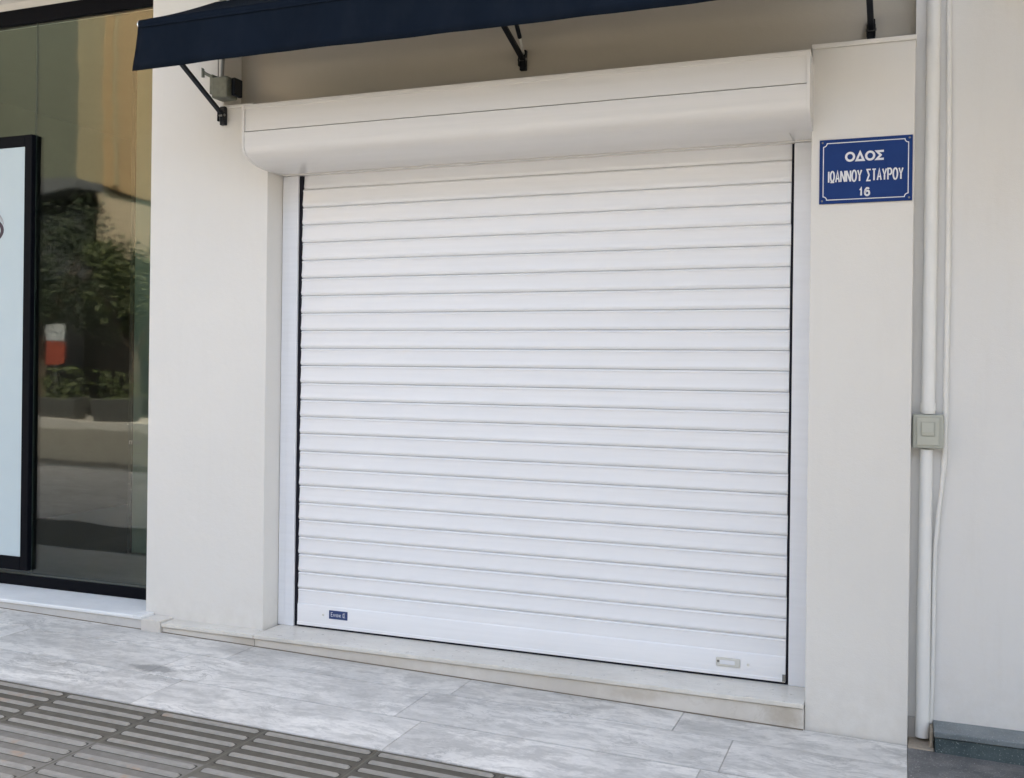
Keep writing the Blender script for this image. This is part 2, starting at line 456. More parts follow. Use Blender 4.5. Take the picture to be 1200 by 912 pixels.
M['hub'] = simple('wheel_rim', (0.45, 0.45, 0.46), .3, .8)
M['riser_dark'] = simple('planter_concrete', (0.05, 0.05, 0.047), .9, var=.3)
M['lamp'] = simple('headlamp_glass', (0.7, 0.7, 0.68), .15)
M['red'] = simple('red_banner', (0.22, 0.04, 0.02), .6)
M['banner_white'] = simple('white_banner', (0.30, 0.32, 0.33), .6)

# ------------------------------------------------------------------ ground: pavement, road
def gsheet(name, x0, x1, y0, y1, dz, mat, kind='structure', parent=None):
    bm = bmesh.new()
    v = [bm.verts.new((x, y, GZ(x) + dz)) for x, y in ((x0,y0),(x1,y0),(x1,y1),(x0,y1))]
    bm.faces.new(v)
    o = obj(name, bm, mat, parent)
    if kind: o['kind'] = kind
    return o
gsheet('ground', -300, 300, -300, 300, -0.30, M['farpave'])
gsheet('road', -60, 40, -10.3, -5.04, -0.14, M['asphalt'])
pave = gsheet('pavement', -40, 30, -4.90, 0.30, -0.005, M['grout'])
gsheet('far_pavement', -60, 40, -12.6, -10.42, -0.012, M['farpave'])
kb = bmesh.new(); box(kb, 0, .995, 0, .14, -.20, 0)
k0 = obj('kerb_stone', kb, M['kerbstone'], pave, bev=.012); shear(k0.data)
first = True
for yk, par in ((-5.04, pave),):
    for i in range(-14, 9):
        loc = (i * 1.0, yk, GZ(i * 1.0) + .0)
        if first: k0.location = loc; first = False
        else: inst(k0, 'kerb_stone', loc, par)
fk = bmesh.new(); box(fk, -60, 40, -10.42, -10.3, -.2, 0)
fko = obj('far_kerb', fk, M['kerbstone'], bev=.01); shear(fko.data); fko.location.z = .05; fko['kind'] = 'structure'

def slab_row(name, y0, y1, cuts, mat, h=.0, gap=.0042, bev=.0016):
    for a, b in zip(cuts, cuts[1:]):
        bm = bmesh.new()
        L = b - a - .0012; D = y1 - y0 - gap
        box(bm, -L/2, L/2, -D/2, D/2, -.03, 0)
        o = obj(name, bm, mat, pave, bev=bev); shear(o.data)
        xc = (a + b) / 2
        o.location = (xc, (y0 + y1) / 2, GZ(xc) + h + random.uniform(-.0008, .0008))
XR = 2.786
slab_row('marble_slab', -.449, -.215, [-7.2,-6.1,-5.0,-3.9,-2.75,-1.62,-.105,1.02,1.95,XR], M['marble'])
slab_row('marble_slab', -.774, -.449, [-7.0,-5.8,-4.6,-3.4,-2.3,-1.25,-.28,.93,2.18,XR], M['marble'])
slab_row('marble_slab', -1.094, -.774, [-7.3,-6.1,-4.9,-3.7,-2.5,-1.35,-.07,1.05,2.12,XR], M['marble'])
# paving in front of the neighbour
slab_row('dark_paving_slab', -.62, -.235, [XR, 3.62, 4.4, 5.2, 6.0], M['granite_floor'], -.002)
slab_row('dark_paving_slab', -1.094, -.62, [XR, 3.3, 4.1, 4.9, 5.7], M['granite_floor'], -.002)
bm = bmesh.new(); box(bm, 2.788, 2.879, -.234, -.10, -.03, 0)
o = obj('cement_patch', bm, M['cement'], pave, bev=.003); shear(o.data); o.location = (0, 0, .05 + .001)

# tactile paving: tile > raised_bar
T = 0.468
def tile_mesh(depth, n, mat, bmat, barw, gapend, x0off=0.0):
    bm = bmesh.new(); box(bm, -T/2 + .003, T/2 - .003, -depth/2 + .002, depth/2 - .002, -.03, -.0035)
    t = obj('tactile_tile', bm, mat, pave, bev=.002); shear(t.data)
    bb = bmesh.new()
    L = T - gapend * 2
    # rounded ends: octagonal plan with sloped sides
    h = .005; cc = barw * .22 if barw < .04 else barw * .12
    def ring(l, w, z):
        c = cc
        return [bb.verts.new(p) for p in ((-l/2, -w/2 + c, z), (-l/2 + c, -w/2, z), (l/2 - c, -w/2, z), (l/2, -w/2 + c, z), (l/2, w/2 - c, z), (l/2 - c, w/2, z), (-l/2 + c, w/2, z), (-l/2, w/2 - c, z))]
    a = ring(L, barw, -.0035); b = ring(L - .008, barw - .008, h - .0035)
    for i in range(8): bb.faces.new((a[i], a[(i+1) % 8], b[(i+1) % 8], b[i]))
    g_ = ring(L + .010, barw + .010, -.0032)           # dirt packed round the foot of the ridge
    g_[0].co.z = g_[0].co.z
    for i in range(8): bb.faces.new((g_[i], g_[(i+1) % 8], a[(i+1) % 8], a[i])).material_index = 1
    bb.faces.new(b)
    r = obj('raised_bar', bb, [bmat, M['dirt']], t); shear(r.data)
    return t, r
def tactile_row(y0, y1, n, mat, bmat, barw, xa, xb):
    depth = y1 - y0
    t0, r0 = tile_mesh(depth, n, mat, bmat, barw, .018)
    k = 0; x = xa
    while x < xb:
        loc = (x + T/2, (y0 + y1) / 2, GZ(x + T/2) + random.uniform(-.001, .001))
        if k == 0: t = t0; t.location = loc; r = r0
        else: t = inst(t0, 'tactile_tile', loc, pave); r = None
        for i in range(n):
            yl = depth/2 - depth * (i + .5) / n
            if r is not None and i == 0: r.location = (0, yl, 0)
            else: inst(r0, 'raised_bar', (0, yl, 0), t)
        x += T; k += 1
x00 = -.362 - T * 5
tactile_row(-1.452, -1.094, 5, M['tile'], M['bar'], .027, x00, 3.6)
tactile_row(-1.452 - T, -1.452, 6, M['tile2'], M['bar2'], .030, x00, 3.4)
tg = gsheet('tactile_bed', -6, 6, -1.93, -1.095, -.0042, M['tilegrout'], None, pave)
# plain marble beyond the tactile strip, under and behind the camera
for r_ in range(4):
    y1 = -1.924 - r_ * .74
    off = (r_ % 2) * .45
    slab_row('paving_stone', y1 - .74, y1, [-7.2 + off + i * 1.1 for i in range(12)], M['marble'])

# ------------------------------------------------------------------ shop building
shop = thing('shop_building', 'cream plastered shop building with recessed doorway, pillars and marble doorstep', 'building', (1.0, 0, 0))
def sp(name, bm, mat, parent=shop, **k):
    o = obj(name, bm, mat, None, **k); o.parent = parent
    o.matrix_parent_inverse = Matrix.Translation(parent.location).inverted() if parent.type == 'EMPTY' else Matrix.Identity(4)
    return o
PLf, PRf = -.141, -.205
bm = bmesh.new()                                  # left pillar: wide foot to the ledge, narrower above
prof = [(-.820, .0), (-.118, .0), (-.118, 2.585), (-.205, 2.585), (-.205, 2.645), (-.380, 2.645), (-.380, 3.42), (-.820, 3.42)]
a = [bm.verts.new((x, PLf, z)) for x, z in prof]; b = [bm.verts.new((x, .12, z)) for x, z in prof]
for i in range(8): bm.faces.new((a[i], a[(i+1) % 8], b[(i+1) % 8], b[i]))
bm.faces.new(a); bm.faces.new(b[::-1])
sp('pillar', bm, M['wall'], bev=.003, seg=2)
bm = bmesh.new(); box(bm, 2.415, XR, PRf, .30, -.03, 2.634)
sp('pillar', bm, M['wall'], bev=.003, seg=2)
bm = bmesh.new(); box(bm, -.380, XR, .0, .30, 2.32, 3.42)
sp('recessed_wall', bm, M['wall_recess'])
bm = bmesh.new(); box(bm, -.379, -.203, PLf - .006, .0, 2.6455, 2.662)
sp('ledge', bm, M['wall'], bev=.003)
bm = bmesh.new(); box(bm, 2.412, XR + .004, PRf - .006, .0, 2.635, 2.653)
sp('ledge', bm, M['wall'], bev=.003)
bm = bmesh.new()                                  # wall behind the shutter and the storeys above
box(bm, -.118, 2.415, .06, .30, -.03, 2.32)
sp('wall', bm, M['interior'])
bm = bmesh.new(); box(bm, -12, XR, -.135, .30, 3.42, 10.2)
sp('upper_wall', bm, M['wall'])
bm = bmesh.new(); box(bm, -12, 25, .301, 9, 3.45, 10.2); box(bm, -12, -4.2, .301, 9, -.2, 3.449); box(bm, -.81, 25, .301, 9, -.2, 3.449); box(bm, -4.2, -.81, 3.3, 9, -.2, 3.449)
sp('rear_mass', bm, M['wall'])
bm = bmesh.new(); box(bm, -12, XR, -1.35, -.136, 3.90, 4.06)
sp('added_shade_slab', bm, M['wall'], bev=.01)  # unseen slab added overhead so the upper facade falls darker
bm = bmesh.new(); box(bm, -11.9, XR - .1, -1.33, -1.25, 4.061, 5.0)
sp('added_slab_parapet', bm, M['wall'], bev=.01)  # upstand on the added slab, also out of view
wm = bmesh.new(); box(wm, -.6, .6, -.02, .02, -.8, .8)
w0 = None
for fz in (5.2, 8.4):
    for fx in (-9.5, -6.5, -3.5, -.5, 2.0):
        if w0 is None:
            w0 = sp('upper_window', wm, M['far_glass'], bev=.01); w0.location = (fx, -.15, fz)
        else:
            c = w0.copy(); C.objects.link(c); c.location = (fx, -.15, fz)
# shop-window opening surround
bm = bmesh.new(); box(bm, -4.2, -.82, .045, .30, 3.378, 3.42)
sp('lintel', bm, M['wall'])
bm = bmesh.new(); box(bm, -12, -3.9, PLf, .30, -.03, 3.419)
sp('pillar', bm, M['wall'], bev=.003)
bm = bmesh.new()
box(bm, -3.9, -.82, .25, 3.29, .100, .128)
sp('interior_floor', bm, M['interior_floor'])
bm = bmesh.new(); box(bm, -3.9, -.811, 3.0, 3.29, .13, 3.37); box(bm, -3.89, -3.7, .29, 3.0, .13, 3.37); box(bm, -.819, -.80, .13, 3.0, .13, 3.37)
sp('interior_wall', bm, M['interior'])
bm = bmesh.new(); box(bm, -3.9, -.81, .13, 3.29, 3.38, 3.41)
sp('interior_ceiling', bm, M['interior'])
# doorstep: riser stones and tread stones, plinth block
for xa, xb in ((-.645, -.106), (-.103, 2.4135)):
    bm = bmesh.new(); box(bm, xa, xb, -.225, -.145, 0, .0870); 
    for v in bm.verts:
        if v.co.z < .01: v.co.z = GZ(v.co.x) - .02
    sp('riser', bm, M['step'], bev=.0015)
    bm = bmesh.new(); box(bm, xa, xb, -.236, PLf if xb < 0 else .06, .0905, .109)
    sp('tread', bm, M['step_top'], bev=.003, seg=2)
bm = bmesh.new(); box(bm, -.644, 2.4130, -.2215, -.1445, .06, .0902)
sp('mortar_joint', bm, M['dirt_brown'])
for xa, xb, yy in ((-.76, 2.412, -.2285), (-3.9, -.767, -.2310)):      # grimy sealant line where the stones meet the paving
    bm = bmesh.new(); box(bm, xa, xb, yy, -.20, 0, .004)
    for v in bm.verts: v.co.z += GZ(v.co.x) - (.01 if v.co.z < .001 else .0005)
    sp('sealant_line', bm, M['dirt_brown'])
bm = bmesh.new(); box(bm, -.107, 2.406, -.144, .06, -.02, .090)
sp('step_core', bm, M['step'])
bm = bmesh.new(); box(bm, -.764, -.648, -.240, PLf - .0005, 0, .1195)
for v in bm.verts:
    if v.co.z < .01: v.co.z = GZ(v.co.x) - .02
sp('plinth_block', bm, M['step'], bev=.003, seg=2)
# shop window sill
bm = bmesh.new(); box(bm, -3.9, -.821, -.236, .25, .113, .133); 
sp('window_sill', bm, M['sill'], bev=.006, seg=3)
bm = bmesh.new(); box(bm, -.8215, -.766, -.236, PLf - .0005, .1125, .1325)
sp('sill_end', bm, M['sill'], bev=.004, seg=2)
for xa, xb in ((-3.9, -2.42), (-2.417, -.767)):
    bm = bmesh.new(); box(bm, xa, xb, -.228, -.145, 0, .1125)
    for v in bm.verts:
        if v.co.z < .01: v.co.z = GZ(v.co.x) - .02
    sp('sill_riser', bm, M['riser'], bev=.0015)
bm = bmesh.new(); box(bm, -3.9, -.822, -.144, .24, -.02, .1125)
sp('sill_core', bm, M['riser'])

# ------------------------------------------------------------------ shop window (frame + panes)
win = thing('shop_window', 'tall black framed shop window left of the pillar, reflecting the street', 'window', (-2.3, .05, .133))
def child(parent, name, bm, mat, **k):
    o = obj(name, bm, mat, None, **k); o.parent = parent
    o.matrix_parent_inverse = Matrix.Translation(parent.location).inverted()
    return o
bm = bmesh.new(); box(bm, -3.9, -.822, .040, .095, .1335, .192); child(win, 'bottom_rail', bm, M['black'], bev=.003)
bm = bmesh.new(); box(bm, -3.9, -.822, .040, .095, 3.292, 3.378); child(win, 'top_rail', bm, M['black'], bev=.003)
bm = bmesh.new(); box(bm, -3.9, -3.84, .040, .095, .193, 3.291); child(win, 'jamb', bm, M['black'], bev=.003)
bm = bmesh.new(); box(bm, -3.839, -1.8035, .058, .068, .193, 3.291); p1 = child(win, 'pane', bm, M['glass'])
bm = bmesh.new(); box(bm, -1.7985, -.8225, .058, .068, .193, 3.291); p2 = child(win, 'pane', bm, M['glass'])
bm = bmesh.new(); box(bm, -1.803, -1.799, .059, .067, .193, 3.291); child(win, 'silicone_joint', bm, M['vinyl'])
bm = bmesh.new(); box(bm, -3.839, -.8225, .0555, .0575, .1925, .203); child(win, 'gasket', bm, M['vinyl'])
# illegible little vinyl marks on the glass
bm = bmesh.new()
rr = random.Random(3)
def tri_mark(bm, x, z, w, h, y=.0572):
    v = [bm.verts.new(p) for p in ((x, y, z), (x + w, y, z), (x + w, y, z + h), (x, y, z + h))]; bm.faces.new(v)
for k in range(7):
    x = -1.115 + k * .0125
    tri_mark(bm, x, .955, .0035, .018 + rr.random() * .008)
    tri_mark(bm, x + .0035, .955 + rr.choice((0, .008, .016)), .006, .0035)
for zz in (1.13, 1.06, .905, .875, .84, .80, .74, .71):
    x = -1.13
    while x < -.98:
        w = rr.uniform(.004, .012)
        if rr.random() < .45: tri_mark(bm, x, zz, w, .004)
        x += w + .006
child(win, 'vinyl_marks', bm, M['vinyl_pale'])

# display board in its black frame, just behind the glass
disp = thing('display_board', 'tall pale blue advertising board in a black frame against the shop glass', 'poster', (-2.5, .15, .246))
bm = bmesh.new(); box(bm, -3.05, -1.847, .030, .052, .298, 2.595); child(disp, 'board', bm, M['board'])
bm = bmesh.new()
box(bm, -1.846, -1.792, .024, .056, .222, 2.661); child(disp, 'frame_side', bm, M['black'], bev=.003)
bm = bmesh.new(); box(bm, -3.144, -3.051, .024, .056, .222, 2.661); child(disp, 'frame_side', bm, M['black'], bev=.003)
bm = bmesh.new(); box(bm, -3.0505, -1.8465, .0245, .0555, 2.596, 2.6605); child(disp, 'frame_top', bm, M['black'], bev=.003)
bm = bmesh.new(); box(bm, -3.0505, -1.8465, .0245, .0555, .2225, .297); child(disp, 'frame_bottom', bm, M['black'], bev=.003)
bm = bmesh.new()                                   # printed emblem: heavy ring with fine lines above, mostly out of frame
def ring_print(bm, cx, cz, rx, rz, w, y, a0=0, a1=2 * math.pi, n=40):
    pr = None
    for i in range(n + 1):
        a = a0 + (a1 - a0) * i / n
        q = (bm.verts.new((cx + rx * math.cos(a), y, cz + rz * math.sin(a))), bm.verts.new((cx + (rx - w) * math.cos(a), y, cz + (rz - w) * math.sin(a))))
        if pr: bm.faces.new((pr[0], q[0], q[1], pr[1]))
        pr = q
ring_print(bm, -2.158, 2.133, .160, .085, .024, .0288)
child(disp, 'emblem', bm, M['ink'])
bm = bmesh.new()
ring_print(bm, -2.165, 2.165, .165, .10, .006, .0284, 0, math.pi)
ring_print(bm, -2.17, 2.18, .155, .10, .005, .0280, 0, math.pi)
child(disp, 'emblem_lines', bm, M['ink_grey'])
part = thing('display_partition', 'dim grey green partition standing inside the dark shop', 'partition', (-1.2, 1.2, .13))
bm = bmesh.new(); box(bm, -2.02, -.83, 1.1, 1.14, .13, 3.35); child(part, 'panel', bm, M['interior_panel'], bev=.004)
bm = bmesh.new(); box(bm, -2.05, -2.021, 1.09, 1.15, .13, 3.35); child(part, 'edge_post', bm, M['interior'], bev=.003)

# ------------------------------------------------------------------ roller shutter
sh = thing('roller_shutter', 'closed white roller shutter with horizontal slats filling the doorway', 'roller shutter', (1.16, 0, .11))
ZL = [2.2567,2.1656,2.0787,1.9936,1.905,1.8165,1.7309,1.644,1.558,1.4724,1.388,1.3003,1.2176,1.137,1.056,.9658,.8827,.7983,.7156,.63,.5456,.4646,.3773,.2971]
ZR = [2.252,2.1633,2.0785,1.9908,1.9049,1.8179,1.731,1.6458,1.5602,1.4739,1.3898,1.3046,1.2211,1.1369,1.0535,.9693,.8855,.8007,.7158,.633,.5489,.4616,.3739,.2905]
ZJ = [(a + b) / 2 for a, b in zip(ZL, ZR)]
PITCH = (ZJ[0] - ZJ[-1]) / 23
# profile from the joint downwards: (depth towards viewer is -y, drop)
sprof = [(.010, .0005), (.0015, .0005), (-.0008, .0012), (-.0062, .0066), (-.0068, .0082), (-.0044, .0112), (-.0036, .0150), (-.0040, .030), (-.0052, .047), (-.0070, .061),
         (-.0090, .0675), (-.0094, .0715), (-.0072, .0760), (-.0062, .0795), (-.0040, .0828), (-.0010, .0842), (.010, .0842)]
bm = bmesh.new()
SX0, SX1 = -.006, 2.321
Lx = SX1 - SX0
prism_x(bm, [(y, -z) for y, z in sprof], -Lx/2, Lx/2)
bmesh.ops.bisect_plane(bm, geom=bm.verts[:] + bm.edges[:] + bm.faces[:], plane_co=(0,0,0), plane_no=(1,0,0))
slat0 = obj('slat', bm, M['slat'], None)
smooth_by_angle(slat0, 50)
tops = [ZJ[0] + PITCH] + ZJ[:-1]
bots = ZJ
for i, (a, b) in enumerate(zip(tops, bots)):
    if i == 0: o = slat0
    else:
        o = slat0.copy(); C.objects.link(o)
    o.parent = sh; o.matrix_parent_inverse = Matrix.Translation(sh.location).inverted()
    o.location = ((SX0 + SX1) / 2 + random.uniform(-.0012, .0012), (.012 if i == 0 else random.uniform(-.0004, .0004)), a)
    o.rotation_euler.y = random.uniform(-.0002, .0002)
    o.scale.z = (a - b) / .0852
bm = bmesh.new(); box(bm, -.03, 2.345, .0085, .0125, .12, 2.345)
child(sh, 'joint_backing', bm, M['groove'])
# bottom bar: upper curved section and flat lower section
zb = ZJ[-1]
bprof = [(.010, zb - .0005), (.003, zb - .0005), (-.0008, zb - .0012), (-.0062, zb - .0066), (-.0068, zb - .0082), (-.0042, zb - .0112), (-.0034, zb - .030), (-.0042, zb - .052), (-.0062, zb - .066), (-.0062, zb - .071),
         (-.0085, zb - .074), (-.0105, zb - .078), (-.0105, zb - .160), (-.0128, zb - .163), (-.0128, .1185), (.010, .1185)]
bm = bmesh.new(); prism_x(bm, bprof, SX0, SX1)
bb = child(sh, 'bottom_bar', bm, M['slat']); smooth_by_angle(bb, 35)
bm = bmesh.new(); box(bm, -.004, 2.326, -.010, .008, .1093, .1183)
child(sh, 'rubber_seal', bm, M['rubber'])
# small scuffed metal corner of the bar, rivets, lock, sticker
bm = bmesh.new(); box(bm, 2.309, 2.3215, -.0142, -.0129, .121, .150); child(sh, 'corner_clip', bm, M['steel'])
for (x, z) in ((.140, .178), (2.171, .172)):
    bm = bmesh.new(); cyl(bm, (x, -.0104, z), (x, -.0128, z), .006, .004, 14)
    child(sh, 'rivet', bm, M['lock'])
bm = bmesh.new(); box(bm, 2.040, 2.139, -.0150, -.0105, .156, .192)
lk = child(sh, 'lock_plate', bm, M['lock'], bev=.004, seg=2)
bm = bmesh.new(); box(bm, 2.056, 2.118, -.0166, -.0150, .166, .182)
l2 = child(sh, 'lock_cover', bm, M['rail'], bev=.002, seg=2)
bm = bmesh.new(); cyl(bm, (2.0485, -.0149, .176), (2.0485, -.0172, .176), .0055, .0045, 12)
child(sh, 'keyhole', bm, M['steel'])
# guide rails
def rail(x0, x1, inner):
    bm = bmesh.new()
    box(bm, x0, x1, -.020, .04, .1092, 2.318)
    return bm
bm = bmesh.new(); box(bm, -.115, -.075, -.016, .04, .1092, 2.318); box(bm, -.074, -.024, -.020, .04, .1092, 2.318)
child(sh, 'guide_rail', bm, M['rail'], bev=.0025, seg=2)
bm = bmesh.new(); box(bm, 2.333, 2.413, -.020, .04, .1092, 2.318)
child(sh, 'guide_rail', bm, M['rail'], bev=.0025, seg=2)
bm = bmesh.new(); box(bm, -.0238, -.0080, -.0085, .02, .1095, 2.318); child(sh, 'brush_seal', bm, M['rubber'])
bm = bmesh.new(); box(bm, 2.3225, 2.3328, -.006, .02, .1095, 2.318); child(sh, 'brush_seal', bm, M['rubber'])
# hood (shutter box): front panel above the seam, rounded cover below, end caps
HX0, HX1 = -.100, 2.421
zt, zs = 2.586, 2.459
HY = -.372
bm = bmesh.new(); prism_x(bm, [(-.0, zt - .004), (HY + .004, zt - .004), (HY + .004, zs + .0045), (-.0, zs + .0045)], HX0 + .012, HX1 - .012)
child(sh, 'hood_panel', bm, M['hood'], bev=.001)
bm = bmesh.new(); box(bm, HX0, HX1, HY, -.002, zt - .0035, zt); box(bm, HX0 + .003, HX1 - .003, HY, HY + .006, zt - .020, zt - .004)
child(sh, 'hood_lip', bm, M['hood'], bev=.001)
cur = [(HY, 2.398), (HY + .003, 2.383), (HY + .012, 2.367), (HY + .028, 2.352), (HY + .050, 2.341), (HY + .085, 2.331), (HY + .125, 2.324), (HY + .165, 2.3205), (HY + .195, 2.3195)]
cov = [(-.0005, zs), (HY, zs)] + cur + [(-.0005, 2.3195)]
bm = bmesh.new(); prism_x(bm, cov, HX0 + .012, HX1 - .012)
bm2 = bmesh.new(); box(bm2, HX0 + .012, HX1 - .012, HY + .012, -.01, zs - .002, zs + .006); child(sh, 'hood_seam', bm2, M['vinyl'])
hc = child(sh, 'hood_cover', bm, M['hood']); smooth_by_angle(hc, 30)
ep = [(-.001, zt - .004), (HY - .003, zt - .004), (HY - .003, 2.398)] + [(y - .003, z - .002) for y, z in cur[1:]] + [(-.001, 2.317)]
for xa, xb in ((HX0, HX0 + .0115), (HX1 - .0115, HX1)):
    bm = bmesh.new(); prism_x(bm, ep, xa, xb)
    e_ = child(sh, 'end_cap', bm, M['hood']); smooth_by_angle(e_, 30)
# guide-rail inlet tabs under the hood
for x in (2.330,):
    bm = bmesh.new(); box(bm, x - .002, x + .002, -.19, -.02, 2.3165, 2.3193); child(sh, 'inlet_joint', bm, M['hood'])
bm = bmesh.new(); box(bm, -.09, 2.41, -.055, -.045, 2.3155, 2.3190); child(sh, 'inlet_lip', bm, M['hood'])

# ------------------------------------------------------------------ lettering from strokes
GLY = {
 'Ι': [[(.5,0),(.5,1)]], 'Δ': [[(0,0),(.5,1),(1,0),(0,0)]],
 'Σ': [[(1,1),(0,1),(.55,.5),(0,0),(1,0)]], 'Α': [[(0,0),(.5,1),(1,0)],[(.2,.32),(.8,.32)]],
 'Ν': [[(0,0),(0,1)],[(1,0),(1,1)],[(.02,1),(.98,0)]], 'Υ': [[(0,1),(.5,.45),(1,1)],[(.5,.45),(.5,0)]],
 'Τ': [[(0,1),(1,1)],[(.5,1),(.5,0)]], 'Ρ': [[(0,0),(0,1),(.65,1),(.95,.88),(1,.73),(.95,.58),(.65,.46),(0,.46)]],
 '1': [[(.15,.74),(.55,1),(.55,0)]], 'Ε': [[(1,1),(0,1),(0,0),(1,0)],[(0,.5),(.8,.5)]],
 'κ': [[(0,0),(0,.65)],[(.8,.65),(0,.3),(.8,0)]], 'ν': [[(0,.65),(.4,0),(.8,.65)]], 'ι': [[(.3,.65),(.3,0)]],
 'ο': [[(.4+.4*math.cos(a*.524),.32+.33*math.sin(a*.524)) for a in range(13)]],
}
oval = [(.5 + .5 * math.cos(a), .5 + .5 * math.sin(a)) for a in [2 * math.pi * i / 24 for i in range(25)]]
GLY['Ο'] = [oval]
GLY['Ω'] = [[(.0,.0),(.36,.0)] + [(.5 + .5 * math.cos(a), .55 + .45 * math.sin(a)) for a in [math.radians(248 - i * 316 / 20) for i in range(21)]] + [(.64,.0),(1,.0)]]
GLY['6'] = [[(.95,.86),(.72,1),(.42,1),(.12,.8),(.0,.45),(.06,.16),(.35,0),(.68,0),(.97,.14),(1,.34),(.9,.54),(.62,.62),(.3,.58),(.04,.38)]]
def stroke(bm, pts, t, y, closed=False, dy=.0):
    """mitred flat ribbon in the XZ plane, lifted to y, with a little thickness"""
    P = [Vector((p[0], 0, p[1])) for p in pts]
    n = len(P)
    closed = closed or (P[0] - P[-1]).length < 1e-6
    if closed: P = P[:-1]; n -= 1
    L_, R_ = [], []
    for i in range(n):
        if closed: d0 = (P[i] - P[i-1]).normalized(); d1 = (P[(i+1) % n] - P[i]).normalized()
        else:
            d0 = (P[i] - P[i-1]).normalized() if i else (P[1] - P[0]).normalized()
            d1 = (P[i+1] - P[i]).normalized() if i < n - 1 else d0
        n0 = Vector((-d0.z, 0, d0.x)); n1 = Vector((-d1.z, 0, d1.x))
        mm = (n0 + n1)
        mm = mm.normalized() if mm.length > 1e-4 else n0
        k = 1 / max(.45, mm.dot(n0))
        off = mm * (t / 2) * k
        L_.append(bm.verts.new(P[i] + off + Vector((0, y, 0)))); R_.append(bm.verts.new(P[i] - off + Vector((0, y, 0))))
    for i in range(n if closed else n - 1):
        j = (i + 1) % n
        bm.faces.new((L_[i], L_[j], R_[j], R_[i]))
WID = {'Ι': .10, 'Ο': 1.0, 'Ω': .92, '1': .55, 'ι': .3, 'Ν': .98}
def word(bm, text, cx, z0, h, w_, gap, t, y, space=.6, fit=None):
    """cap height h, letter width w_ (centre-line box), or fitted to a total width"""
    if fit:
        units = sum(space if c == ' ' else WID.get(c, .86) for c in text)
        w_ = (fit - gap * (len(text) - 1)) / units
    tot = 0
    for i, ch in enumerate(text):
        tot += (space * w_ if ch == ' ' else WID.get(ch, .86) * w_) + (gap if i < len(text) - 1 else 0)
    x = cx - tot / 2; k = 0
    for ch in text:
        if ch == ' ': x += space * w_ + gap; continue
        ww = WID.get(ch, .86) * w_
        for pl in GLY[ch]:
            pts = [(x + (px if WID.get(ch, 1) != .10 else .5) * ww, z0 + t/2 + pz * (h - t)) for px, pz in pl]
            stroke(bm, pts, t, y - k * .00004)
            k += 1
        x += ww + gap
    return bm

# ------------------------------------------------------------------ street name sign
sign = thing('street_sign', 'blue enamel street sign with white Greek lettering and number 16 on the right pillar', 'street sign', (2.613, PRf - .004, 2.156))
sx0, sx1, sz0, sz1 = 2.446, 2.780, 2.033, 2.279
ys = PRf - .0075
bm = bmesh.new(); box(bm, sx0, sx1, ys, PRf - .0003, sz0, sz1); child(sign, 'plate', bm, M['sign_blue'], bev=.0015)
bm = bmesh.new()
i_, c_ = .0145, .013
pts = [(sx0+i_+c_, sz0+i_), (sx1-i_-c_, sz0+i_)]
def notch(cx, cz, a0, a1, r=c_):      # concave corner
    return [(cx + r * math.cos(math.radians(a0 + (a1 - a0) * k / 6)), cz + r * math.sin(math.radians(a0 + (a1 - a0) * k / 6))) for k in range(7)]
X0, X1, Z0, Z1 = sx0 + i_, sx1 - i_, sz0 + i_, sz1 - i_
pts = notch(X0, Z0, 90, 0)[0:] + notch(X1, Z0, 180, 90) + notch(X1, Z1, 270, 180) + notch(X0, Z1, 0, -90)
pts.append(pts[0])
stroke(bm, pts, .0032, ys - .0006, True)
child(sign, 'border_line', bm, M['sign_white'])
cxs = (sx0 + sx1) / 2
bm = bmesh.new(); word(bm, 'ΟΔΟΣ', cxs - .002, 2.190, .038, .036, .0095, .0082, ys - .0006, fit=.135); child(sign, 'lettering', bm, M['sign_white'])
bm = bmesh.new(); word(bm, 'ΙΩΑΝΝΟΥ ΣΤΑΥΡΟΥ', cxs, 2.112, .047, .0182, .0058, .0056, ys - .0006, .6, fit=.266); child(sign, 'lettering', bm, M['sign_white'])
bm = bmesh.new(); word(bm, '16', cxs - .002, 2.056, .034, .018, .009, .0070, ys - .0006); child(sign, 'lettering', bm, M['sign_white'])
for x, z in ((sx0 + .011, sz0 + .011), (sx1 - .011, sz0 + .011), (sx0 + .011, sz1 - .011), (sx1 - .011, sz1 - .011)):
    bm = bmesh.new(); cyl(bm, (x, ys + .0005, z), (x, ys - .0028, z), .0042, .0030, 12); child(sign, 'screw', bm, M['steel'])

# ------------------------------------------------------------------ sticker
bm = bmesh.new(); box(bm, .1735, .2755, -.0118, -.0105, .1635, .2045)
st = child(sh, 'sticker', bm, M['sticker'])
bm = bmesh.new(); word(bm, 'Εινοικ ΙΣ', .2245, .1745, .021, .0105, .0028, .0022, -.0121, .3)
so = obj('sticker_print', bm, M['sign_white']); so.parent = st

